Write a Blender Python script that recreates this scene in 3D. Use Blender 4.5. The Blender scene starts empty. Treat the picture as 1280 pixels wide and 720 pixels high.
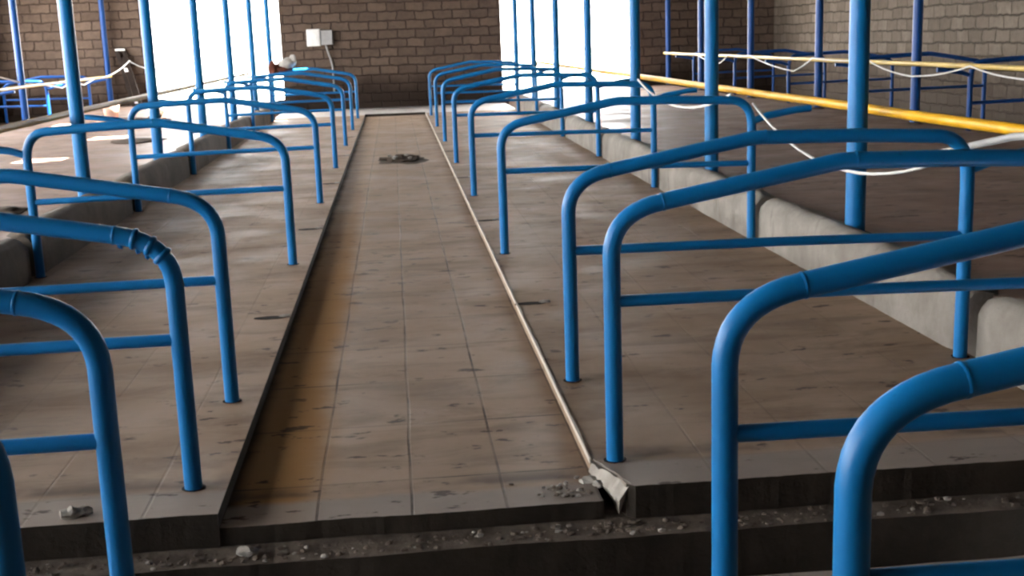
import bpy, bmesh, math, random
from mathutils import Vector, Matrix, noise

random.seed(7)
SC = bpy.context.scene
COL = SC.collection
R = math.radians

# ------------------------------------------------------------------ materials
class NT:
    """small helper around a node tree"""
    def __init__(self, name, rough=0.7, spec=0.4, metal=0.0):
        self.m = bpy.data.materials.new(name); self.m.use_nodes = True
        self.t = self.m.node_tree; self.b = self.t.nodes['Principled BSDF']
        self.b.inputs['Roughness'].default_value = rough
        self.b.inputs['Specular IOR Level'].default_value = spec
        self.b.inputs['Metallic'].default_value = metal
        tc = self.n('ShaderNodeTexCoord'); self.co = tc.outputs['Object']
    def n(self, kind, **kw):
        nd = self.t.nodes.new(kind)
        for k, v in kw.items(): setattr(nd, k, v)
        return nd
    def link(self, a, b): self.t.links.new(a, b)
    def put(self, sock, v):
        if isinstance(v, bpy.types.NodeSocket): self.link(v, sock)
        else: sock.default_value = v
    def noise(self, scale, detail=4, rough=0.6, vec=None, dist=0.0):
        nd = self.n('ShaderNodeTexNoise')
        nd.inputs['Scale'].default_value = scale; nd.inputs['Detail'].default_value = detail
        nd.inputs['Roughness'].default_value = rough; nd.inputs['Distortion'].default_value = dist
        self.link(vec or self.co, nd.inputs['Vector']); return nd.outputs['Fac']
    def step(self, v, lo, hi, a=0.0, b=1.0):
        nd = self.n('ShaderNodeMapRange'); nd.interpolation_type = 'SMOOTHSTEP'
        self.put(nd.inputs['Value'], v)
        nd.inputs['From Min'].default_value = lo; nd.inputs['From Max'].default_value = hi
        nd.inputs['To Min'].default_value = a; nd.inputs['To Max'].default_value = b
        return nd.outputs['Result']
    def math(self, op, a, b=0.0):
        nd = self.n('ShaderNodeMath', operation=op)
        self.put(nd.inputs[0], a); self.put(nd.inputs[1], b); return nd.outputs[0]
    def mix(self, f, a, b, blend='MIX'):
        nd = self.n('ShaderNodeMix', data_type='RGBA', blend_type=blend)
        self.put(nd.inputs[0], f)
        for s, v in ((nd.inputs[6], a), (nd.inputs[7], b)):
            if isinstance(v, tuple): s.default_value = (*v, 1)
            else: self.link(v, s)
        return nd.outputs[2]
    def scaled(self, sx, sy, sz, off=(0, 0, 0)):
        nd = self.n('ShaderNodeMapping'); nd.inputs['Scale'].default_value = (sx, sy, sz)
        nd.inputs['Location'].default_value = off
        self.link(self.co, nd.inputs['Vector']); return nd.outputs['Vector']
    def xyz(self):
        nd = self.n('ShaderNodeSeparateXYZ'); self.link(self.co, nd.inputs[0]); return nd.outputs
    def combine(self, a, b, c=0.0):
        nd = self.n('ShaderNodeCombineXYZ')
        self.put(nd.inputs[0], a); self.put(nd.inputs[1], b); self.put(nd.inputs[2], c); return nd.outputs[0]
    def color(self, c):
        if isinstance(c, tuple): self.b.inputs['Base Color'].default_value = (*c, 1)
        else: self.link(c, self.b.inputs['Base Color'])
    def bump(self, h, dist=0.01, strength=0.6):
        nd = self.n('ShaderNodeBump'); nd.inputs['Distance'].default_value = dist
        nd.inputs['Strength'].default_value = strength
        self.link(h, nd.inputs['Height']); self.link(nd.outputs[0], self.b.inputs['Normal'])

def plain(name, c, rough=0.6, spec=0.4, var=0.25, scale=9.0, metal=0.0):
    k = NT(name, rough, spec, metal)
    f = k.noise(scale, 3)
    k.color(k.mix(f, tuple(x * (1 - var) for x in c), tuple(min(1, x * (1 + var)) for x in c)))
    return k.m

def paint(name, c, worn, rough=0.42):
    k = NT(name, rough, 0.28)
    f = k.step(k.noise(2.5, 3), 0.3, 0.7)
    c1 = k.mix(f, tuple(x * 0.85 for x in c), tuple(x * 1.12 for x in c))
    s = k.step(k.noise(38, 5), 0.66, 0.74)
    k.color(k.mix(k.math('MULTIPLY', s, 0.5), c1, worn))
    k.bump(k.noise(60, 3), 0.002, 0.35)
    return k.m

def brick(name, axis, c1, c2, mort, damp):
    k = NT(name, 0.9, 0.2)
    x, y, z = k.xyz()
    u = x if axis == 'x' else y
    wob = k.noise(1.7, 2)
    w2 = k.noise(4.5, 2); w3 = k.noise(5.5, 2, 0.6, k.scaled(1, 1, 1, (7.3, 2.1, 4.4)))
    v = k.combine(k.math('ADD', u, k.math('ADD', k.math('MULTIPLY', wob, 0.06), k.math('MULTIPLY', w2, 0.10))), k.math('ADD', z, k.math('ADD', k.math('MULTIPLY', wob, 0.04), k.math('MULTIPLY', w3, 0.06))))
    br = k.n('ShaderNodeTexBrick'); br.offset = 0.5
    for nm, val in (('Scale', 1.0), ('Mortar Size', 0.020), ('Mortar Smooth', 0.9), ('Bias', 0.0), ('Brick Width', 0.40), ('Row Height', 0.19)):
        br.inputs[nm].default_value = val
    k.link(v, br.inputs['Vector'])
    br.inputs['Color1'].default_value = (*c1, 1); br.inputs['Color2'].default_value = (*c2, 1)
    br.inputs['Mortar'].default_value = (*mort, 1)
    f = k.noise(3.0, 5, 0.7)
    col = k.mix(k.step(f, 0.3, 0.7), br.outputs['Color'], tuple(0.5 * (a + b) * 0.7 for a, b in zip(c1, c2)), 'MIX')
    col = k.mix(k.step(k.noise(14, 4), 0.3, 0.75, 0.0, 0.55), col, mort)
    col = k.mix(k.step(f, 0.3, 0.7, 0.62, 0.35), col, br.outputs['Color'])
    zz = k.math('ADD', z, k.math('MULTIPLY', k.noise(2.2, 3), 0.5))
    col = k.mix(k.step(zz, 0.55, 1.15, 0.85, 0.0), col, damp)
    k.color(col)
    h = k.math('ADD', k.math('SUBTRACT', 1.0, br.outputs['Fac']), k.math('MULTIPLY', k.noise(25, 4), 0.5))
    k.bump(h, 0.02, 0.8)
    return k.m

def tiles(name, w, l, offx, offy, base, light, stain, alley=False, strip=None, rough=0.55, joints=0.8, spec=0.14):
    k = NT(name, rough, spec)
    x, y, z = k.xyz()
    br = k.n('ShaderNodeTexBrick'); br.offset = 0.0
    for nm, val in (('Scale', 1.0), ('Mortar Size', 0.0055), ('Mortar Smooth', 0.3), ('Bias', 0.0), ('Brick Width', w), ('Row Height', l)):
        br.inputs[nm].default_value = val
    br.inputs['Color1'].default_value = (0.90, 0.90, 0.90, 1); br.inputs['Color2'].default_value = (1, 1, 1, 1); br.inputs['Mortar'].default_value = (0.95, 0.95, 0.95, 1)
    wob = k.math('MULTIPLY', k.noise(0.9, 2), 0.02)
    k.link(k.combine(k.math('ADD', k.math('ADD', x, offx), wob), k.math('ADD', k.math('ADD', y, offy), wob)), br.inputs['Vector'])
    big = k.step(k.noise(0.85, 5, 0.6, dist=0.4), 0.32, 0.68)
    col = k.mix(big, base, light)
    mid = k.step(k.noise(1.0, 6, 0.68, k.scaled(1.6, 5.0, 1.0), 0.5), 0.46, 0.66, 0.0, 0.55)
    col = k.mix(mid, col, stain)
    if alley:
        band = k.step(k.math('ADD', x, k.math('MULTIPLY', k.math('SUBTRACT', k.noise(1.3, 4), 0.5), 0.14)), -0.42, -0.26, 0.9, 0.0)
        band = k.math('MULTIPLY', band, k.step(y, 6.0, 14.0, 1.0, 0.2))
        col = k.mix(band, col, (0.225, 0.118, 0.042))
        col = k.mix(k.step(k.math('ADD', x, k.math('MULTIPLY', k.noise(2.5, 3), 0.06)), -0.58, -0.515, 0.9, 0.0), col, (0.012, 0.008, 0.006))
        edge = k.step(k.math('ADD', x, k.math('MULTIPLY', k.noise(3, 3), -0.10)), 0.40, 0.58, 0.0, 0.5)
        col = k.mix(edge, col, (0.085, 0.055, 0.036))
    if strip:
        s = k.step(k.math('ADD', y, k.math('MULTIPLY', k.noise(2.2, 4), 0.10)), strip, strip + 0.06, 0.75, 0.0)
        col = k.mix(s, col, (0.21, 0.185, 0.165))
        s2 = k.math('MULTIPLY', k.step(y, strip + 0.0, strip + 0.05), k.step(y, strip + 0.05, strip + 0.16, 1.0, 0.0))
        col = k.mix(k.math('MULTIPLY', s2, k.step(k.noise(3, 3), 0.4, 0.6, 0.1, 0.75)), col, (0.045, 0.032, 0.023))
    col = k.mix(1.0, col, br.outputs['Color'], 'MULTIPLY')
    spots = k.step(k.noise(5.5, 4, 0.62, k.scaled(1.0, 2.2, 1.0)), 0.618, 0.668, 0.0, 0.85)
    col = k.mix(spots, col, (0.032, 0.022, 0.016))
    fine = k.step(k.noise(42, 3), 0.68, 0.74, 0.0, 0.6)
    col = k.mix(fine, col, (0.05, 0.036, 0.028))
    jf = k.math('MULTIPLY', br.outputs['Fac'], k.step(k.noise(2.6, 4), 0.42, 0.66, joints * 0.4, joints))
    col = k.mix(jf, col, (0.028, 0.02, 0.015))
    k.color(col)
    ro = k.step(k.noise(1.8, 4), 0.3, 0.7, rough - 0.1, rough + 0.18)
    if alley:      # the mud-stained strip is matt
        ro = k.math('MINIMUM', k.math('ADD', ro, k.math('MULTIPLY', band, 0.45)), 1.0)
        k.link(k.math('SUBTRACT', spec, k.math('MULTIPLY', band, spec * 0.9)), k.b.inputs['Specular IOR Level'])
    k.link(ro, k.b.inputs['Roughness'])
    k.bump(k.math('SUBTRACT', k.math('MULTIPLY', k.noise(18, 5), 0.35), br.outputs['Fac']), 0.006, 0.55)
    return k.m

def concrete(name, a, b, dark, rough=0.85, scale=2.0):
    k = NT(name, rough, 0.25)
    col = k.mix(k.step(k.noise(scale, 6, 0.65), 0.3, 0.7), a, b)
    st = k.step(k.noise(1.0, 5, 0.65, k.scaled(7.0, 7.0, 1.6), 0.3), 0.55, 0.75, 0.0, 0.7)
    col = k.mix(st, col, dark)
    k.color(col); k.bump(k.noise(22, 6, 0.7), 0.012, 0.7)
    return k.m

BLUE = paint('blue_enamel_paint', (0.002, 0.135, 0.36), (0.006, 0.055, 0.14))
DBLUE = paint('dark_blue_enamel_paint', (0.002, 0.048, 0.20), (0.02, 0.06, 0.15))
YELLOW = paint('yellow_enamel_paint', (0.56, 0.30, 0.010), (0.35, 0.24, 0.06), 0.4)
DULLY = paint('grimy_yellow_paint', (0.33, 0.19, 0.035), (0.16, 0.10, 0.04), 0.5)
PALEY = paint('pale_yellow_paint', (0.40, 0.28, 0.065), (0.5, 0.42, 0.25), 0.45)
WHITEP = plain('white_plastic', (0.72, 0.72, 0.70), 0.45)
GREYP = plain('grey_metal_enclosure', (0.33, 0.33, 0.32), 0.5)
SOCK = plain('dark_gap', (0.012, 0.009, 0.007), 0.9, 0.1)
BRK_FAR = brick('brown_block_masonry', 'x', (0.082, 0.057, 0.043), (0.132, 0.095, 0.072), (0.034, 0.022, 0.016), (0.018, 0.011, 0.008))
BRK_SIDE = brick('pale_block_masonry', 'y', (0.100, 0.079, 0.060), (0.165, 0.135, 0.106), (0.038, 0.028, 0.022), (0.05, 0.037, 0.028))
ALLEY = tiles('alley_tiles', 0.30, 0.60, 0.605, 0.33, (0.215, 0.148, 0.100), (0.285, 0.206, 0.150), (0.125, 0.080, 0.050), True, 3.74, 0.55, 0.95)
BED = tiles('stall_bed_tiles', 0.36, 0.36, 0.11, 0.20, (0.180, 0.120, 0.076), (0.262, 0.187, 0.134), (0.098, 0.058, 0.030), False, 3.77, 0.66, 0.22)
FEED = tiles('feed_floor_screed', 1.2, 1.2, 0.2, 0.2, (0.170, 0.108, 0.080), (0.225, 0.158, 0.125), (0.095, 0.058, 0.042), False, None, 0.55, 0.2)
CURB = concrete('pale_curb_concrete', (0.135, 0.120, 0.102), (0.23, 0.212, 0.187), (0.065, 0.052, 0.041))
CURBL = concrete('shaded_brown_curb_concrete', (0.042, 0.031, 0.021), (0.085, 0.066, 0.048), (0.022, 0.015, 0.010))  # shade on the left kerb put into the colour as a darker brown
DARKC = concrete('dark_shaded_concrete', (0.016, 0.012, 0.009), (0.036, 0.028, 0.021), (0.009, 0.007, 0.005))  # dirty concrete, made darker to carry the shade of faces turned from light
LEDGE = concrete('rubbly_ledge_concrete', (0.075, 0.058, 0.046), (0.16, 0.13, 0.105), (0.03, 0.022, 0.017), 0.9, 9.0)
PALEC = concrete('door_lit_screed', (0.30, 0.28, 0.26), (0.42, 0.40, 0.38), (0.16, 0.14, 0.12), 0.5)  # paler than the other floors; light from the doorways put into the colour
MORTAR = plain('pale_mortar', (0.42, 0.38, 0.33), 0.85, 0.2, 0.35, 6)
CHUNK = concrete('broken_concrete', (0.20, 0.18, 0.16), (0.36, 0.335, 0.30), (0.09, 0.075, 0.06), 0.95, 6)
DUNG = plain('dark_debris', (0.055, 0.040, 0.030), 0.95, 0.1, 0.6, 30)
BRK_IN = brick('unseen_dark_masonry', 'y', (0.08, 0.06, 0.047), (0.12, 0.092, 0.07), (0.03, 0.02, 0.015), (0.02, 0.014, 0.01))  # unseen left and back walls, made dark to keep bounced light low
ROOF = plain('roof_sheet', (0.075, 0.066, 0.06), 0.7, 0.2)
GROUND = plain('sunlit_concrete_yard', (0.34, 0.33, 0.31), 0.9, 0.2, 0.1)
PLANK = plain('dark_plank_wood', (0.020, 0.013, 0.010), 0.8, 0.2, 0.4)
TIN = plain('bright_tin', (0.75, 0.74, 0.72), 0.5)
PINKP = plain('pale_pink_plastic', (0.62, 0.42, 0.34), 0.55)
SACKC = plain('off_white_sackcloth', (0.62, 0.55, 0.46), 0.9, 0.1)
CLOTHG = plain('grey_white_cloth', (0.40, 0.38, 0.35), 0.95, 0.1)
CLOTHR = plain('brown_red_cloth', (0.085, 0.030, 0.020), 0.95, 0.1)
WIRE = plain('white_wire_sheath', (0.52, 0.52, 0.50), 0.5)

# ------------------------------------------------------------------ mesh helpers
def build(name, bm, mats, parent=None, smooth=False):
    me = bpy.data.meshes.new(name)
    bmesh.ops.recalc_face_normals(bm, faces=bm.faces)
    if smooth:
        for f in bm.faces: f.smooth = True
    bm.to_mesh(me); bm.free()
    for m in (mats if isinstance(mats, (list, tuple)) else [mats]): me.materials.append(m)
    o = bpy.data.objects.new(name, me); COL.objects.link(o)
    if parent: o.parent = parent
    return o

def box(bm, x0, x1, y0, y1, z0, z1, mi=0):
    r = bmesh.ops.create_cube(bm, size=1.0)
    for v in r['verts']:
        v.co = Vector((x0 + (v.co.x + .5) * (x1 - x0), y0 + (v.co.y + .5) * (y1 - y0), z0 + (v.co.z + .5) * (z1 - z0)))
    for f in {f for v in r['verts'] for f in v.link_faces}: f.material_index = mi
    return r['verts']

def bevel_box(bm, x0, x1, y0, y1, z0, z1, b, seg=2):
    t = bmesh.new(); box(t, x0, x1, y0, y1, z0, z1)
    bmesh.ops.bevel(t, geom=t.edges[:], offset=b, segments=seg, affect='EDGES', profile=0.5)
    me = bpy.data.meshes.new('tmp'); t.to_mesh(me); t.free(); bm.from_mesh(me); bpy.data.meshes.remove(me)

def tube(bm, pts, r, seg=14, caps=True):
    pts = [Vector(p) for p in pts]
    rad = r if isinstance(r, (list, tuple)) else [r] * len(pts)
    T = []
    for i in range(len(pts)):
        a = pts[max(i - 1, 0)]; b = pts[min(i + 1, len(pts) - 1)]
        T.append((b - a).normalized())
    up = Vector((0, 1, 0)) if abs(T[0].y) < 0.9 else Vector((1, 0, 0))
    n = (up - T[0] * up.dot(T[0])).normalized()
    rings = []
    for p, t, q in zip(pts, T, rad):
        n = (n - t * n.dot(t)).normalized(); b = t.cross(n)
        rings.append([bm.verts.new(p + (n * math.cos(2 * math.pi * k / seg) + b * math.sin(2 * math.pi * k / seg)) * q) for k in range(seg)])
    for A, B in zip(rings, rings[1:]):
        for k in range(seg): bm.faces.new((A[k], A[(k + 1) % seg], B[(k + 1) % seg], B[k]))
    if caps:
        bm.faces.new(rings[0][::-1]); bm.faces.new(rings[-1])

def arc(P0, C, P1, n=7):
    """quadratic bend from P0 through corner C to P1"""
    P0, C, P1 = Vector(P0), Vector(C), Vector(P1)
    return [(P0 * (1 - t) ** 2 + C * 2 * t * (1 - t) + P1 * t * t) for t in [i / n for i in range(n + 1)]]

def sag(P0, P1, drop, n=10):
    P0, P1 = Vector(P0), Vector(P1)
    return [P0.lerp(P1, i / n) - Vector((0, 0, drop * 4 * (i / n) * (1 - i / n))) for i in range(n + 1)]

def lump(bm, c, s, seed, sub=2, amp=0.3, mi=0):
    r = bmesh.ops.create_icosphere(bm, subdivisions=sub, radius=1.0)
    for v in r['verts']:
        d = 1 + amp * noise.noise(v.co * 1.6 + Vector((seed * 3.1, seed * 1.7, seed)))
        v.co = Vector((c[0] + v.co.x * s[0] * d, c[1] + v.co.y * s[1] * d, c[2] + v.co.z * s[2] * d))
    for f in {f for v in r['verts'] for f in v.link_faces}: f.material_index = mi

def prism(bm, outline, z0, z1):
    lo = [bm.verts.new((x, y, z0)) for x, y in outline]; hi = [bm.verts.new((x, y, z1)) for x, y in outline]
    bm.faces.new(lo[::-1]); bm.faces.new(hi); n = len(lo)
    for i in range(n): bm.faces.new((lo[i], lo[(i + 1) % n], hi[(i + 1) % n], hi[i]))

def extrude_y(bm, prof, y0, y1):
    """(x, z) profile swept along y"""
    A = [bm.verts.new((x, y0, z)) for x, z in prof]; B = [bm.verts.new((x, y1, z)) for x, z in prof]
    n = len(prof); bm.faces.new(A[::-1]); bm.faces.new(B)
    for i in range(n): bm.faces.new((A[i], A[(i + 1) % n], B[(i + 1) % n], B[i]))

def struct(name, bm, m, smooth=False):
    o = build(name, bm, m, None, smooth); o['kind'] = 'structure'; return o

def thing(name, label, cat, loc=(0, 0, 0), group=None, rz=0.0):
    o = bpy.data.objects.new(name, None); COL.objects.link(o)
    o.empty_display_size = 0.2
    o.location = loc; o.rotation_euler = (0, 0, rz); o['label'] = label; o['category'] = cat
    if group: o['group'] = group
    return o

def tag(o, label, cat, group=None, kind=None):
    o['label'] = label; o['category'] = cat
    if group: o['group'] = group
    if kind: o['kind'] = kind
    return o

def dup(root, label, loc, rz=None):
    r = root.copy(); COL.objects.link(r); r.location = loc; r['label'] = label
    if rz is not None: r.rotation_euler = (0, 0, rz)
    for ch in list(root.children):
        c = ch.copy(); COL.objects.link(c); c.parent = r
        for g in list(ch.children):
            d = g.copy(); COL.objects.link(d); d.parent = c
    return r

# ------------------------------------------------------------------ dimensions (metres)
WALLX, FARY, BACKY, ROOFZ = 8.46, 26.6, -7.0, 4.3
XR, XL = 0.67, -0.72                    # front legs of the right and left dividers
EDR, EDL = 0.59, -0.61                  # alley edges
D = 3.06
ROW = [4.75 + D * i for i in range(7)]  # regular dividers
YR = [1.69, 2.42, 3.78] + ROW
YL = [2.04, 2.79, 3.78] + ROW
FRONT = 3.53
FEEDZ = 0.25
Y2R = [9.6, 12.66, 15.72, 18.78, 21.84, 24.9]
Y2L = [16.44, 19.5, 22.56, 25.62]

# ------------------------------------------------------------------ setting: floors
def riser(o):
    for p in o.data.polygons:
        if abs(p.normal.z) < 0.5 and (p.normal.y < -0.3 or p.normal.x > 0.5): p.material_index = 1  # these faces turn away from the light; their shade is in the colour
def jag(x0, x1, y, n, a):
    return [(x0 + (x1 - x0) * i / n, y + 2.2 * a * noise.noise(Vector((x0 + (x1 - x0) * i / n * 3.0, y * 9, 0))) + random.uniform(-a, a) * 0.35) for i in range(n + 1)]

bm = bmesh.new()
prism(bm, jag(EDL, EDR, FRONT + 0.02, 50, 0.006) + [(EDR, 24.3), (EDL, 24.3)], -0.11, -0.05)
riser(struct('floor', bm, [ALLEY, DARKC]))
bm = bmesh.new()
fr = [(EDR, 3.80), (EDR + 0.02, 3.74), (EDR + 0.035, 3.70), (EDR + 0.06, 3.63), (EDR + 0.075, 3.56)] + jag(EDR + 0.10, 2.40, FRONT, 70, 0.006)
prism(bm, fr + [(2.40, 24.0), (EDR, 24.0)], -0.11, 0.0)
riser(struct('floor_right', bm, [BED, DARKC]))
bm = bmesh.new()
prism(bm, [(-2.40, 24.0), (-2.40, FRONT)] + jag(-2.38, EDL, FRONT + 0.01, 70, 0.006) + [(EDL, 24.0)], -0.11, 0.0)
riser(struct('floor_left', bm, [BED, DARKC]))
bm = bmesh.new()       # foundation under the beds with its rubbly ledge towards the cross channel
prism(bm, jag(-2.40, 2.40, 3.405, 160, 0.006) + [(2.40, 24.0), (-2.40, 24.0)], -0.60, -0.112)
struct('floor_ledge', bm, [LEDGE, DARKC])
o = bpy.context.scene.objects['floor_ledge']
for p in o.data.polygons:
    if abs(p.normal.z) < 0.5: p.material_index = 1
bm = bmesh.new(); box(bm, -2.40, 2.40, 2.80, 3.45, -0.70, -0.601)
struct('floor_channel', bm, DARKC)
bm = bmesh.new()
prism(bm, [(-2.40, BACKY), (2.40, BACKY)] + jag(2.40, -2.40, 2.85, 50, 0.010), -0.70, 0.0)
struct('floor_near', bm, BED)
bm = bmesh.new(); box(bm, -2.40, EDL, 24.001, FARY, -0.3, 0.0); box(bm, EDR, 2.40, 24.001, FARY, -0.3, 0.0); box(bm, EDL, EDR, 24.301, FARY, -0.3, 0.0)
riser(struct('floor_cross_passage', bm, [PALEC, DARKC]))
for side, s in (('right', 1), ('left', -1)):
    bm = bmesh.new(); a, b = sorted((s * 2.50, s * 6.10)); box(bm, a, b, BACKY, FARY, -0.6, FEEDZ)
    struct('floor_feed_passage_' + side, bm, FEED)
    bm = bmesh.new(); a, b = sorted((s * 6.10, s * WALLX)); box(bm, a, b, BACKY, FARY, -0.6, 0.0)
    struct('floor_outer_' + side, bm, BED)

# pale mortar lip along the right edge of the alley
bm = bmesh.new(); ys = [3.80 + 0.10 * i for i in range(202)]
L = []
for y in ys:
    w = 0.004 + 0.007 * noise.noise(Vector((y * 4, 0, 0))); h = 0.004 + 0.003 * noise.noise(Vector((y * 6, 5, 0)))
    L.append([bm.verts.new(c) for c in ((EDR - 0.004, y, -0.014), (EDR - 0.004, y, h), (EDR + w, y, h), (EDR + w, y, -0.01))])
for A, B in zip(L, L[1:]):
    for k in range(3): bm.faces.new((A[k], A[k + 1], B[k + 1], B[k]))
bm.faces.new(L[0]); bm.faces.new(L[-1])
struct('trim_1', bm, MORTAR)

# kerbs between stall beds and feed passages, notched where the rear legs stand
def kerb(s, x0, legs, y0, y1, mat, name, worn):
    bm = bmesh.new()
    prof = [(0.0, -0.12), (0.004, 0.20), (0.018, 0.265), (0.05, 0.30), (0.10, 0.31), (0.15, 0.297), (0.24, 0.26), (0.34, 0.235), (0.34, -0.12)]
    ends = [y0] + [e for y in legs if y0 < y < y1 for e in (y - 0.075, y + 0.05)] + [y1]
    for a, b in zip(ends[0::2], ends[1::2]):
        n = max(2, int((b - a) / 0.12)); S = []
        for i in range(n + 1):
            y = a + (b - a) * i / n
            e = min(1.0, (min(y - a, b - y) + 0.02) / 0.12)
            row = []
            for x, z in prof:
                j = 0.018 * noise.noise(Vector((x * 6 + s * 3, y * 2.6, z * 5))) * (1 if z > 0.1 else 0.3)
                zz = z - (0.03 * (1 - e) if z > 0.22 else 0) - worn * max(0, noise.noise(Vector((1.3, y * 1.1, s)))) * (1 if z > 0.2 else 0)
                row.append(bm.verts.new((s * (x0 + x + j + (0.02 * (1 - e) if x < 0.06 else 0)), y, zz + j * 0.5)))
            S.append(row)
        m = len(prof)
        for A, B in zip(S, S[1:]):
            for k in range(m): bm.faces.new((A[k], A[(k + 1) % m], B[(k + 1) % m], B[k]))
        bm.faces.new(S[0]); bm.faces.new(S[-1])
    xa, xb = sorted((s * (x0 + 0.16), s * (x0 + 0.28)))
    box(bm, xa, xb, y0, y1, -0.12, 0.235)
    o = struct(name, bm, mat)
    for p in o.data.polygons: p.use_smooth = abs(p.normal.y) < 0.6
    return o
kerb(1, 2.352, YR, 3.55, 24.0, CURB, 'trim_2', 0.03)
kerb(-1, 2.335, YL, 3.55, 24.0, CURBL, 'trim_3', 0.05)
kerb(1, 2.352, YR, BACKY, 2.83, CURB, 'trim_4', 0.02)
kerb(-1, 2.335, YL, BACKY, 2.83, CURBL, 'trim_5', 0.03)

# ------------------------------------------------------------------ setting: walls and roof
OX0, OX1 = 2.375, 5.24
bm = bmesh.new()
box(bm, -OX0, OX0, FARY, FARY + 0.25, -0.3, ROOFZ)
for s in (-1, 1):
    a, b = sorted((s * OX1, s * (WALLX + 0.25))); box(bm, a, b, FARY, FARY + 0.25, -0.3, ROOFZ)
    a, b = sorted((s * OX0, s * OX1)); box(bm, a, b, FARY, FARY + 0.25, 4.2, ROOFZ); box(bm, a, b, FARY, FARY + 0.25, -0.3, FEEDZ)
struct('wall_far', bm, BRK_FAR)
bm = bmesh.new()
box(bm, WALLX, WALLX + 0.25, BACKY, FARY, -0.3, ROOFZ)
struct('wall_right', bm, BRK_SIDE)
bm = bmesh.new()      # left side: low wall, open above, with piers
box(bm, -WALLX - 0.25, -WALLX, BACKY, FARY, -0.3, 1.1)
box(bm, -WALLX - 0.25, -WALLX, BACKY, FARY, 3.25, ROOFZ)
box(bm, -WALLX - 0.25, -WALLX, BACKY, -1.6, 1.1, 3.25)
for y in (6.2, 11.4, 16.6, 21.8, FARY - 1.2): box(bm, -WALLX - 0.25, -WALLX, y, y + 0.5 + (0.7 if y > 22 else 0), 1.1, 3.25)
struct('wall_left', bm, BRK_IN)
bm = bmesh.new()
box(bm, -WALLX - 0.25, WALLX + 0.25, BACKY - 0.25, BACKY, -0.7, ROOFZ)
struct('wall_back', bm, BRK_IN)

# unseen roof sheets; holes added along the sun direction to cast the sunlit patches
SUN = Vector((0.42, -0.22, 0.88)).normalized()         # direction towards the sun
holes = []
def gap(p, sx, sy):
    t = (ROOFZ - p[2]) / SUN.z
    holes.append((p[0] + SUN.x * t - sx / 2, p[0] + SUN.x * t + sx / 2, p[1] + SUN.y * t - sy / 2, p[1] + SUN.y * t + sy / 2))
gap((-3.93, 13.72, FEEDZ), 0.52, 0.42)
gap((-3.90, 16.9, FEEDZ), 0.50, 0.52)
gap((-5.35, 20.4, FEEDZ), 0.42, 0.55)
gap((-6.16, 22.5, 0.55), 0.20, 0.28)
gap((-6.42, 22.56, 0.93), 0.30, 0.22)
gap((-4.78, 21.1, 0.4), 0.40, 0.28)
gap((-4.1, 21.4, 0.33), 0.40, 0.28)
gap((-1.72, 23.1, 0.97), 0.26, 0.22)
xs = sorted({-WALLX - 0.6, WALLX + 0.6} | {h[0] for h in holes} | {h[1] for h in holes})
yy = sorted({BACKY - 0.6, FARY + 0.6} | {h[2] for h in holes} | {h[3] for h in holes})
bm = bmesh.new()
V = {(i, j, k): bm.verts.new((x, y, ROOFZ + 0.03 * k)) for i, x in enumerate(xs) for j, y in enumerate(yy) for k in (0, 1)}
def solid(i, j):
    if not (0 <= i < len(xs) - 1 and 0 <= j < len(yy) - 1): return False
    cx, cy = (xs[i] + xs[i + 1]) / 2, (yy[j] + yy[j + 1]) / 2
    return not any(h[0] < cx < h[1] and h[2] < cy < h[3] for h in holes)
for i in range(len(xs) - 1):
    for j in range(len(yy) - 1):
        if not solid(i, j): continue
        bm.faces.new([V[a] for a in ((i, j, 0), (i, j + 1, 0), (i + 1, j + 1, 0), (i + 1, j, 0))])
        bm.faces.new([V[a] for a in ((i, j, 1), (i + 1, j, 1), (i + 1, j + 1, 1), (i, j + 1, 1))])
        for di, dj, e in ((-1, 0, ((i, j), (i, j + 1))), (1, 0, ((i + 1, j), (i + 1, j + 1))), (0, -1, ((i, j), (i + 1, j))), (0, 1, ((i, j + 1), (i + 1, j + 1)))):
            if not solid(i + di, j + dj): bm.faces.new([V[(*e[0], 0)], V[(*e[1], 0)], V[(*e[1], 1)], V[(*e[0], 1)]])
for v in [v for v in bm.verts if not v.link_faces]: bm.verts.remove(v)
struct('ceiling', bm, ROOF)
bm = bmesh.new(); box(bm, -60, 60, FARY + 0.25, 120, -0.3, 0.12); box(bm, -60, -WALLX - 0.25, -40, FARY + 0.25, -0.3, 0.12); box(bm, -WALLX - 0.25, 60, -40, BACKY - 0.25, -0.3, 0.12)
struct('ground_outside', bm, GROUND)

# ------------------------------------------------------------------ stall dividers
RT, RC = 0.0285, 0.0195
def socket(bm, x, w=0.039, l=0.034, slot=0.0):
    n = 18
    ring = []
    for k in range(n):
        a = 2 * math.pi * k / n
        q = 1 + 0.18 * noise.noise(Vector((math.cos(a) * 2, math.sin(a) * 2, x * 7 + slot)))
        ring.append((x + math.cos(a) * w * q - (slot if math.cos(a) < -0.5 else 0), math.sin(a) * l * q))
    prism(bm, ring, -0.004, 0.0025)

def ring_at(bm, P, T, r, w=0.006, b=0.0018):
    """small raised weld ring"""
    P, T = Vector(P), Vector(T).normalized()
    tube(bm, [P - T * w, P - T * w * 0.5, P + T * w * 0.5, P + T * w], [r - 0.001, r + b, r + b * 0.8, r - 0.001], 14, False)

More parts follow.
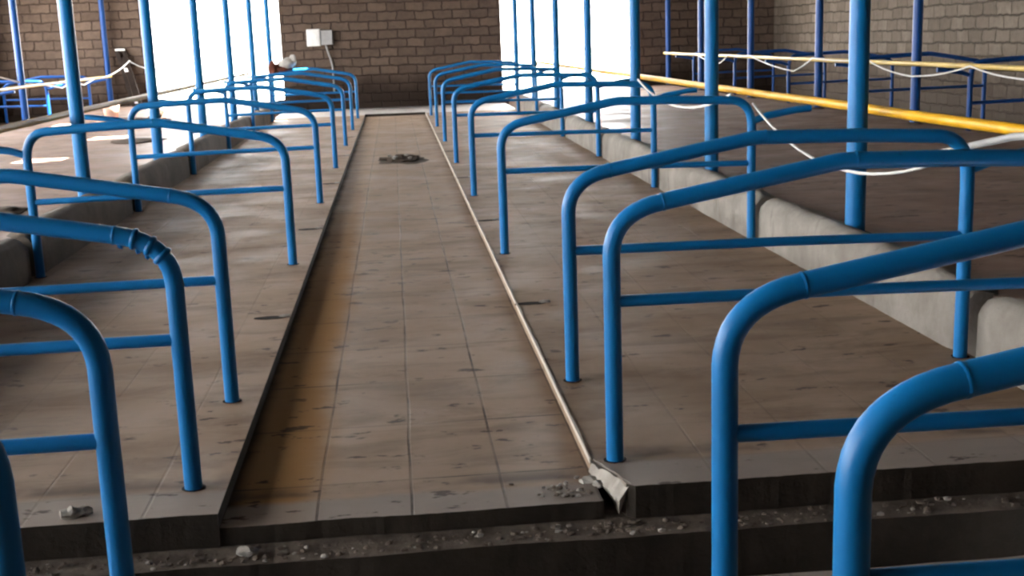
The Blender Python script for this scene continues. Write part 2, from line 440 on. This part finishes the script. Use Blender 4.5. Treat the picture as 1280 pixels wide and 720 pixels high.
def make_divider(name, label, W, mat, rough_weld=False, slot=0.0, hc=0.545, top=0.0, arm=0.37):
    """x runs from the front leg (0) to the rear leg (W)"""
    t = thing(name, label, 'stall divider')
    z1 = 0.865 + top; zk = 0.972 + top; zr = 0.945 + top
    k0, k1 = 0.17, 0.77
    bm = bmesh.new()
    fl = [(0, 0, -0.06), (0, 0, 0.40), (0, 0, 0.68 + top)] + arc((0, 0, 0.70 + top), (0.005, 0, 0.838 + top), (k0, 0, z1), 10)
    tube(bm, fl, RT, 18, False)
    leg = build('front_leg', bm, mat, t, True)
    bm = bmesh.new()
    d = Vector((k1 - k0, 0, zk - z1))
    tr = [Vector((k0, 0, z1)), Vector((k0, 0, z1)) + d * 0.5, Vector((k0, 0, z1)) + d * 0.93] + arc(Vector((k0, 0, z1)) + d * 0.95, (k1, 0, zk), (k1 + 0.06, 0, zk - 0.002), 3)[1:]
    tr += [Vector((W * 0.72, 0, (zk + zr) / 2 + 0.003)), Vector((W - 0.17, 0, zr + 0.002))]
    tube(bm, tr, RT, 18, False)
    rail = build('top_rail', bm, mat, t, True)
    bm = bmesh.new(); ring_at(bm, (k0, 0, z1), d, RT)
    build('weld_seam', bm, mat, rail, True)
    bm = bmesh.new(); ring_at(bm, (k1 + 0.04, 0, zk), (1, 0, -0.02), RT)
    build('weld_seam', bm, mat, rail, True)
    if rough_weld:
        bm = bmesh.new()
        for i in (5, 7, 9):
            P = fl[3 + i - 1]; Q = fl[3 + i]; ring_at(bm, P, Vector(Q) - Vector(P), RT, 0.010, 0.006)
        for i, (dx, dz) in enumerate(((0.045, 0.79), (0.075, 0.80), (0.10, 0.822), (0.155, 0.838))):
            lump(bm, (dx, 0.004 * (-1) ** i, dz + top - 0.004), (0.009, 0.012, 0.014), i, 2, 0.4)
        build('rough_weld', bm, mat, leg, True)['label'] = 'rough dripping weld'
    bm = bmesh.new()
    tube(bm, arc((W - 0.17, 0, zr), (W, 0, zr + 0.012), (W, 0, 0.76 + top), 10) + [(W, 0, 0.4), (W, 0, -0.06)], RT, 18, False)
    rear = build('rear_leg', bm, mat, t, True)
    bm = bmesh.new(); tube(bm, [(0.0, 0, hc), (W * 0.5, 0, hc - 0.005), (W, 0, hc - 0.018)], RC, 14, False)
    bar = build('crossbar', bm, mat, t, True)
    if arm:
        bm = bmesh.new(); tube(bm, [(W, 0, 0.80 + top), (W + 0.10, 0, 0.835 + top), (W + arm - 0.06, 0, 0.868 + top), (W + arm + 0.03, 0, 0.873 + top)], [0.022, 0.024, 0.024, 0.024], 12, False)
        ring_end = bmesh.ops.create_circle(bm, cap_ends=True, segments=12, radius=0.024, matrix=Matrix.Translation((W + arm + 0.03, 0, 0.873 + top)) @ Matrix.Rotation(R(90), 4, 'Y'))
        build('neck_rail_arm', bm, mat, t, True)
    bm = bmesh.new(); socket(bm, 0.0, slot=slot); build('foot_socket', bm, SOCK, t)['label'] = 'dark gap round the leg foot'
    bm = bmesh.new(); socket(bm, W); build('foot_socket', bm, SOCK, t)['label'] = 'dark gap round the leg foot'
    return t

ORD = ['first', 'second', 'third', 'fourth', 'fifth', 'sixth', 'seventh', 'eighth', 'ninth', 'tenth']
def row_label(side, i):
    if i == 0: return f'blue tubular stall divider, frontmost of the row {side} of the alley, before the channel'
    if i == 1: return f'blue tubular stall divider {side} of the alley, second one, just before the cross channel'
    if i == 2: return f'blue tubular stall divider {side} of the alley, first one beyond the cross channel'
    if i == 9: return f'blue tubular stall divider {side} of the alley, last one before the far brick wall'
    if i == 3: return f'blue tubular stall divider {side} of the alley, second one beyond the cross channel'
    return f'blue tubular stall divider {side} of the alley, {ORD[9 - i]} from the far brick wall'
WR, WL = 1.67, 1.60
proto_r = make_divider('stall_divider', row_label('right', 0), WR, BLUE); proto_r['group'] = 'stall dividers right of the alley'
proto_r.location = (XR, YR[0], 0)
for i, y in enumerate(YR[1:], 1): dup(proto_r, row_label('right', i), (XR, y, 0))
proto_l = make_divider('stall_divider', row_label('left', 0), WL, BLUE, hc=0.50, top=-0.022, arm=0.40); proto_l['group'] = 'stall dividers left of the alley'
proto_l.location = (XL, YL[0], 0); proto_l.rotation_euler = (0, 0, math.pi)
for i, y in enumerate(YL[1:], 1):
    if i == 2:
        s = make_divider('stall_divider', 'blue tubular stall divider left of the alley with a rough lumpy weld on its bend', WL, BLUE, True, 0.0, 0.50, -0.022, 0.40)
        s['group'] = 'stall dividers left of the alley'; s.location = (XL, y, 0); s.rotation_euler = (0, 0, math.pi)
    else: dup(proto_l, row_label('left', i), (XL, y, 0), math.pi)

# outer rows, beyond the feed passages: rear legs face the passage
W2 = 1.70
o2 = make_divider('stall_divider', 'x', W2, DBLUE, top=0.025, arm=0.35)
def outer_label(side, k, n):
    if k == 0: return f'dark blue stall divider in the outer {side} row, closest to the far wall'
    return f'dark blue stall divider in the outer {side} row, {ORD[k]} from the far wall'
first = True
for k, y in enumerate(reversed(Y2R)):
    lb = outer_label('right', k, 0); loc = (6.22 + W2, y, 0)
    if first: o2['label'] = lb; o2['group'] = 'outer stall dividers'; o2.location = loc; o2.rotation_euler = (0, 0, math.pi); first = False
    else: dup(o2, lb, loc, math.pi)
o3 = make_divider('stall_divider', outer_label('left', 0, 0), W2, DBLUE, hc=0.5, top=-0.03, arm=0.33)
o3['group'] = 'outer stall dividers'; o3.location = (-6.22 - W2, Y2L[-1], 0)
for k, y in enumerate(list(reversed(Y2L))[1:], 1): dup(o3, outer_label('left', k, 0), (-6.22 - W2, y, 0), 0.0)

# ------------------------------------------------------------------ neck rails (long pipes along the feed passages)
def pipe(name, x, y0, y1, z, mat, label, r=0.027, bow=0.006):
    bm = bmesh.new(); n = 24
    pts = [(x + bow * noise.noise(Vector((i * 0.5, x, 0))), y0 + (y1 - y0) * i / n, z + bow * noise.noise(Vector((i * 0.45, 3, x)))) for i in range(n + 1)]
    P0 = Vector(pts[0]); P1 = Vector(pts[-1])
    pts = [P0 - Vector((0, 0.02, 0)), P0 - Vector((0, 0.014, 0))] + pts + [P1 + Vector((0, 0.014, 0)), P1 + Vector((0, 0.02, 0))]
    rad = [r * 0.4, r * 0.8] + [r] * (n + 1) + [r * 0.8, r * 0.4]
    tube(bm, pts, rad, 14)
    return tag(build(name, bm, mat, None, True), label, 'pipe', 'long neck rails')
pipe('neck_rail', 2.71, 4.72, 23.3, 0.926, YELLOW, 'bright yellow painted pipe running along the right feed passage behind the near posts')
pipe('neck_rail', -2.72, 3.6, 23.3, 0.905, DULLY, 'grimy yellow pipe running along the left feed passage behind the near posts')
pipe('neck_rail', 5.87, 8.5, 26.1, 0.95, PALEY, 'pale yellow pipe along the outer right stall row, in front of the outer posts')
pipe('neck_rail', -5.87, 12.0, 26.1, 0.897, PALEY, 'pale yellow pipe along the outer left stall row, white cord tangled on it')

# ------------------------------------------------------------------ roof posts
def make_post(label, mat):
    t = thing('roof_post', label, 'post')
    bm = bmesh.new(); tube(bm, [(0, 0, 0), (0, 0, 1.2), (0, 0, 2.6), (0, 0, 3.99)], 0.055, 20, False); build('shaft', bm, mat, t, True)
    bm = bmesh.new(); bevel_box(bm, -0.10, 0.10, -0.10, 0.10, 3.985, 4.0, 0.003); build('top_plate', bm, mat, t)
    bm = bmesh.new()
    n = 20; pr = [(0.095, 0.0), (0.085, 0.012), (0.066, 0.022), (0.056, 0.026)]
    G = [[bm.verts.new((math.cos(2 * math.pi * k / n) * q * (1 + .08 * math.sin(k * 2.1)), math.sin(2 * math.pi * k / n) * q * (1 + .08 * math.sin(k * 1.3)), z)) for k in range(n)] for q, z in pr]
    for A, B in zip(G, G[1:]):
        for k in range(n): bm.faces.new((A[k], A[(k + 1) % n], B[(k + 1) % n], B[k]))
    build('base_mortar', bm, CURBL, t, True)
    return t
PZ = 0.25
def posts(x, ys, mat, lab, z=PZ, rz=None):
    p = None
    for i, y in enumerate(ys):
        if p is None: p = make_post(lab(i, len(ys)), mat); p['group'] = 'blue roof posts'; p.location = (x, y, z)
        else: dup(p, lab(i, len(ys)), (x, y, z))
        root = p
def inner_lab(side):
    return lambda i, n: (f'tall blue roof post on the {side} kerb, first of its row from the channel' if i == 0 else
                         f'tall blue roof post on the {side} kerb, last before the far wall' if i == n - 1 else
                         f'tall blue roof post on the {side} kerb, {ORD[i]} of its row from the channel')
def outer_post_lab(side):
    return lambda i, n: (f'dark blue roof post of the outer row standing against the far wall, {side} doorway' if i == n - 1 else
                         f'dark blue roof post beyond the {side} feed passage, {ORD[n - 1 - i]} from the far wall')
posts(2.53, [6.45 + 3.1 * i for i in range(7)], BLUE, inner_lab('right'), 0.245)
posts(-2.50, [9.82 + 3.1 * i for i in range(6)], BLUE, inner_lab('left'), 0.245)
posts(6.00, [10.4, 13.55, 16.8, 20.1, 23.45, 26.3], DBLUE, outer_post_lab('right'))
posts(-6.00, [17.2, 20.38, 23.45, 26.45], DBLUE, outer_post_lab('left'))

# ------------------------------------------------------------------ wires and cables
def wire(name, pts, r, mat, label, cat='wire'):
    bm = bmesh.new(); tube(bm, pts, r, 8); return tag(build(name, bm, mat, None, True), label, cat)
pts = [(5.84, 26.0, 0.975)]
hang = [(25.1, 0.0), (23.2, 0.0), (21.6, 0.17), (20.9, 0.0), (19.6, 0.0), (17.4, 0.20), (16.6, 0.0), (14.6, 0.0), (13.3, 0.16), (11.9, 0.02), (10.6, 0.12), (9.4, 0.0)]
for (y, d) in hang:
    pts += [tuple(q) for q in sag(pts[-1], (5.835, y, 0.972 - d), 0.03 if d else 0.02, 5)[1:]]
wire('electric_wire', pts, 0.009, WIRE, 'white electric wire draped in loops along the pale yellow pipe on the right')
pts = sag((2.36, 7.85, 0.915), (2.40, 4.95, 0.845), 0.24, 16)
wire('hanging_cable', [tuple(p) for p in pts], 0.008, WIRE, 'thin white cable sagging between two right-hand stall dividers', 'cable')
wire('hose', [(2.36, 5.22, 0.815), (2.42, 5.10, 0.845), (2.44, 4.9, 0.885), (2.46, 4.62, 0.94), (2.50, 4.3, 0.975), (2.55, 3.9, 1.0)], [0.010, 0.013, 0.016, 0.017, 0.017, 0.017], GREYP, 'pale hose lying across the end of a right-hand stall divider', 'hose')
pts = [tuple(p) for p in sag((2.20, 10.87, 0.985), (2.20, 7.81, 0.985), 0.16, 12)]
wire('hanging_cable', pts, 0.010, WIRE, 'white cable hanging slack below the rail of the fourth right-hand divider', 'cable')
wire('cord', [(-6.5, 19.3, 1.25), (-6.2, 19.9, 1.07), (-5.95, 20.5, 0.93), (-5.87, 21.2, 0.885), (-5.85, 22.2, 0.80), (-5.86, 22.9, 0.885), (-5.84, 23.7, 0.80), (-5.86, 24.6, 0.885)], 0.013, WIRE, 'white cord slung down to the pale yellow pipe on the left', 'cord')
pts = [tuple(p) for p in sag((-5.5, 23.6, 0.92), (-5.50, 26.28, 1.20), 0.06, 8)] + [tuple(p) for p in sag((-5.46, 26.28, 1.16), (-4.35, 26.5, 1.28), 0.22, 8)]
wire('rope', pts, 0.012, WIRE, 'white rope sagging past the dark plank beside the left doorway', 'rope')

# ------------------------------------------------------------------ switch boxes on the far wall
t = thing('switch_box', 'white and grey electric switch boxes fixed on the far brick wall', 'switch box', (-1.66, FARY, 1.36))
bm = bmesh.new(); bevel_box(bm, -0.15, 0.14, -0.14, 0.0, 0.0, 0.36, 0.015); build('housing', bm, WHITEP, t)
bm = bmesh.new(); bevel_box(bm, -0.13, 0.12, -0.152, -0.138, 0.02, 0.34, 0.005); build('cover', bm, WHITEP, t)
bm = bmesh.new(); bevel_box(bm, 0.145, 0.40, -0.12, 0.0, 0.02, 0.33, 0.015); build('breaker_case', bm, GREYP, t)['label'] = 'grey breaker case'
bm = bmesh.new(); tube(bm, [(0.24, -0.06, 0.03), (0.27, -0.055, -0.1), (0.33, -0.05, -0.30), (0.36, -0.05, -0.46), (0.36, -0.05, -1.0)], 0.02, 10); build('conduit', bm, GREYP, t, True)

# ------------------------------------------------------------------ loose things
t = thing('plank', 'dark narrow plank leaning on the far wall beside the left doorway', 'plank', (-5.42, 26.35, FEEDZ))
def slanted(bm, x0, x1, a, b, w, th):
    v = []
    for (px, py, pz) in (a, b):
        v += [bm.verts.new((px + x, py + y, pz)) for x, y in ((x0, 0), (x1, 0), (x1, th), (x0, th))]
    for f in ((0, 1, 2, 3), (4, 5, 6, 7), (0, 1, 5, 4), (1, 2, 6, 5), (2, 3, 7, 6), (3, 0, 4, 7)): bm.faces.new([v[i] for i in f])
A, B = (0.0, -0.10, 0.0), (-0.30, 0.16, 1.16)
bm = bmesh.new(); slanted(bm, -0.11, -0.035, A, B, 0, 0.04); slanted(bm, 0.035, 0.11, A, B, 0, 0.04); slanted(bm, -0.04, 0.04, (0, -0.08, 0.1), (-0.24, 0.13, 1.0), 0, 0.02); build('board', bm, PLANK, t)
bm = bmesh.new(); slanted(bm, -0.10, 0.10, (-0.30, 0.15, 1.161), (-0.312, 0.16, 1.20), 0, 0.05); build('end_cap', bm, TIN, t)['label'] = 'bright metal end cap'
bm = bmesh.new(); slanted(bm, -0.02, 0.05, (-0.20, 0.045, 0.72), (-0.22, 0.062, 0.80), 0, 0.03); build('clip', bm, TIN, t)['label'] = 'bright metal clip'
bm = bmesh.new(); slanted(bm, -0.02, 0.05, (-0.04, -0.078, 0.06), (-0.055, -0.065, 0.13), 0, 0.03); build('clip', bm, TIN, t)['label'] = 'bright metal clip'

t = thing('bucket', 'pale pink bucket standing on the left feed passage floor', 'bucket', (-4.80, 21.1, FEEDZ))
def lathe(bm, pr, n=24):
    G = [[bm.verts.new((math.cos(2 * math.pi * k / n) * q, math.sin(2 * math.pi * k / n) * q, z)) for k in range(n)] for q, z in pr]
    for A_, B_ in zip(G, G[1:]):
        for k in range(n): bm.faces.new((A_[k], A_[(k + 1) % n], B_[(k + 1) % n], B_[k]))
    bm.faces.new(G[0][::-1]); bm.faces.new(G[-1])
bm = bmesh.new(); lathe(bm, [(0.10, 0.0), (0.135, 0.22), (0.142, 0.24), (0.142, 0.255), (0.128, 0.25), (0.098, 0.015)]); build('pail', bm, PINKP, t, True)
bm = bmesh.new(); tube(bm, [(0.139 * math.cos(a), -0.03 - 0.10 * math.sin(a), 0.24 + 0.02 * math.sin(a)) for a in [math.pi * i / 14 for i in range(15)]], 0.005, 8); build('handle', bm, GREYP, t, True)
bm = bmesh.new(); lump(bm, (-4.1, 21.4, FEEDZ + 0.10), (0.17, 0.12, 0.115), 3, 3, 0.5)
lump(bm, (-4.0, 21.35, FEEDZ + 0.15), (0.06, 0.06, 0.09), 5, 3, 0.5)
tag(build('sack', bm, SACKC, None, True), 'crumpled off-white sack lying on the left feed passage floor', 'sack')
bm = bmesh.new(); lump(bm, (-4.25, 20.3, FEEDZ + 0.035), (0.42, 0.20, 0.05), 8, 3, 0.6); lump(bm, (-3.9, 20.2, FEEDZ + 0.05), (0.13, 0.1, 0.07), 9, 3, 0.6)
tag(build('debris', bm, DUNG, None, True), 'dark heap of debris on the left feed passage beside the off-white sack', 'debris', kind='stuff')
bm = bmesh.new(); lump(bm, (-3.35, 16.0, FEEDZ + 0.008), (0.30, 0.30, 0.025), 11, 3, 0.7)
tag(build('debris', bm, DUNG, None, True), 'flat dark patch of debris on the left feed floor beside a sunlit spot', 'debris', kind='stuff')
bm = bmesh.new(); lump(bm, (-2.95, 9.1, FEEDZ + 0.01), (0.16, 0.3, 0.035), 12, 3, 0.7)
tag(build('debris', bm, DUNG, None, True), 'dark clump of debris on the left feed floor behind the kerb', 'debris', kind='stuff')

t = thing('cloth_bundle', 'grey-white cloth bundle on the top rail of the last left-hand divider', 'cloth', (-1.98, ROW[6], 0.955))
bm = bmesh.new(); lump(bm, (0, 0, 0.115), (0.15, 0.12, 0.10), 4, 3, 0.35); lump(bm, (0.11, 0.02, 0.15), (0.07, 0.06, 0.11), 6, 3, 0.4); build('wrap', bm, CLOTHG, t, True)
bm = bmesh.new(); lump(bm, (-0.24, -0.02, 0.02), (0.10, 0.07, 0.12), 2, 3, 0.5); lump(bm, (-0.06, -0.02, 0.015), (0.16, 0.07, 0.05), 7, 3, 0.4); build('rag', bm, CLOTHR, t, True)['label'] = 'brown-red rag'

# dark debris heap in the alley
bm = bmesh.new()
for i in range(46):
    a, q = random.uniform(0, 6.28), random.random() ** 0.6
    x, y = 0.05 + math.cos(a) * 0.26 * q, 15.1 + math.sin(a) * 0.42 * q
    s = random.uniform(0.02, 0.06)
    lump(bm, (x, y, -0.05 + s * 0.35), (s * 1.3, s * 1.3, s * 0.7 * (1.3 - q)), i, 1, 0.6)
lump(bm, (0.05, 15.1, -0.053), (0.30, 0.52, 0.014), 99, 3, 0.7)
for i in range(7): lump(bm, (random.uniform(-0.15, 0.2), 15.1 + random.uniform(-0.3, 0.1), 0.0), (0.03, 0.03, 0.02), 200 + i, 1, 0.5, 1)
tag(build('debris_heap', bm, [DUNG, CHUNK]), 'low dark heap of debris lying in the middle of the alley', 'debris', kind='stuff')

# empty post sockets half-way between dividers, beside the alley
def make_slot(label, loc):
    t = thing('post_socket', label, 'floor socket', loc)
    bm = bmesh.new(); socket(bm, 0.0, 0.085, 0.035); build('opening', bm, SOCK, t)
    bm = bmesh.new(); lump(bm, (0.075, 0.01, 0.004), (0.03, 0.02, 0.010), 3, 2, 0.5); build('broken_rim', bm, CHUNK, t)['label'] = 'pale broken rim'
    return t
def slot_lab(side, i):
    return f'empty dark floor socket on the {side} stall bed, ' + ('closest to the cross channel' if i == 0 else f'{ORD[i]} from the cross channel')
sr = make_slot(slot_lab('right', 0), (0.665, 6.25, 0)); sr['group'] = 'empty floor sockets'
for i in range(1, 5): dup(sr, slot_lab('right', i), (0.665, 6.25 + D * i, 0))
for i in range(0, 5): dup(sr, slot_lab('left', i), (-0.715, 6.25 + D * i, 0))

# broken concrete at the near corner of the right bed, chips and rubble
bm = bmesh.new()
n = 10; T, B_, G = [], [], []
for i in range(n + 1):
    y = 3.80 - 0.245 * i / n; q = i / n
    j = 0.010 * noise.noise(Vector((i * 0.7, 2, 0)))
    T.append(bm.verts.new((0.598 + 0.082 * q + j, y, 0.002)))
    B_.append(bm.verts.new((0.580 + 0.058 * q + 1.4 * j, y - 0.012, -0.05 + 0.012 * (1 - q))))
    G.append(bm.verts.new((0.64, y, -0.10)))
for i in range(n):
    bm.faces.new((T[i], T[i + 1], B_[i + 1], B_[i])); bm.faces.new((B_[i], B_[i + 1], G[i + 1], G[i])); bm.faces.new((G[i], G[i + 1], T[i + 1], T[i]))
bm.faces.new((T[0], B_[0], G[0])); bm.faces.new((T[n], G[n], B_[n]))
lump(bm, (0.575, 3.735, -0.048), (0.035, 0.03, 0.012), 25, 2, 0.7); lump(bm, (0.60, 3.69, -0.045), (0.022, 0.02, 0.014), 26, 2, 0.7)
tag(build('concrete_chunk', bm, CHUNK), 'pale broken concrete corner beside the first right-hand divider beyond the channel', 'broken concrete')
bm = bmesh.new(); lump(bm, (-1.06, 3.60, 0.012), (0.035, 0.022, 0.02), 31, 2, 0.6); lump(bm, (-1.03, 3.61, 0.012), (0.03, 0.02, 0.016), 33, 2, 0.6)
tag(build('stone', bm, CHUNK), 'small pale stone lying on the front edge of the left stall bed', 'stone')
bm = bmesh.new(); lump(bm, (-0.52, 3.47, -0.10), (0.035, 0.02, 0.016), 35, 2, 0.6)
tag(build('stone', bm, CHUNK), 'small pale stone on the rubbly ledge below the alley end', 'stone')
bm = bmesh.new()
for i in range(600):
    x = random.uniform(-2.3, 2.3); y = random.uniform(3.415, 3.52); s = random.choice((0.003, 0.004, 0.005, 0.007, 0.010))
    lump(bm, (x, y, -0.113 + s * 0.4), (s * 1.3, s, s * 0.8), i, 1, 0.6, 0 if random.random() < 0.9 else 1)
tag(build('rubble', bm, [LEDGE, CHUNK]), 'rubble and dirt crumbs scattered along the ledge of the cross channel', 'rubble', kind='stuff')
bm = bmesh.new()
for i in range(60):
    x = random.gauss(0.50, 0.07); y = random.gauss(3.66, 0.05); s = random.uniform(0.003, 0.008)
    if x > 0.56 or y < 3.58: continue
    lump(bm, (x, y, -0.05 + s * 0.4), (s * 1.3, s, s * 0.8), i, 1, 0.6, i % 2)
tag(build('crumbs', bm, [LEDGE, CHUNK]), 'concrete crumbs scattered on the alley floor by the broken corner', 'crumbs', kind='stuff')

# ------------------------------------------------------------------ light
w = bpy.data.worlds.new('world'); SC.world = w; w.use_nodes = True
bg = w.node_tree.nodes['Background']
bg.inputs['Color'].default_value = (1.0, 0.985, 0.965, 1); bg.inputs['Strength'].default_value = 17.0
sd = bpy.data.lights.new('sun', 'SUN'); sd.energy = 110.0; sd.angle = R(0.53); sd.color = (1.0, 0.95, 0.86)
so = bpy.data.objects.new('sun', sd); COL.objects.link(so)
so.rotation_euler = SUN.to_track_quat('Z', 'Y').to_euler(); so.location = (10, -5, 20)

# ------------------------------------------------------------------ camera
cd = bpy.data.cameras.new('camera'); cam = bpy.data.objects.new('camera', cd); COL.objects.link(cam)
cd.sensor_width = 36; cd.lens = 1500 / 1280 * 36; cd.clip_end = 500
r_ = Vector((0.99463391, -0.09750905, -0.03457415)); u_ = Vector((0.0536262, 0.20013032, 0.97830061)); f_ = Vector((0.08847383, 0.97490504, -0.20428544))
m3 = Matrix((r_, u_, -f_)).transposed().to_4x4(); m3.translation = Vector((0, 0, 1.4))
cam.matrix_world = m3
SC.camera = cam

SC.cycles.use_denoising = True; SC.cycles.filter_width = 2.6
SC.cycles.max_bounces = 10; SC.cycles.diffuse_bounces = 6
vs = SC.view_settings
vs.view_transform = 'Standard'; vs.look = 'None'; vs.gamma = 1; vs.use_curve_mapping = False
vs.exposure = 0.8
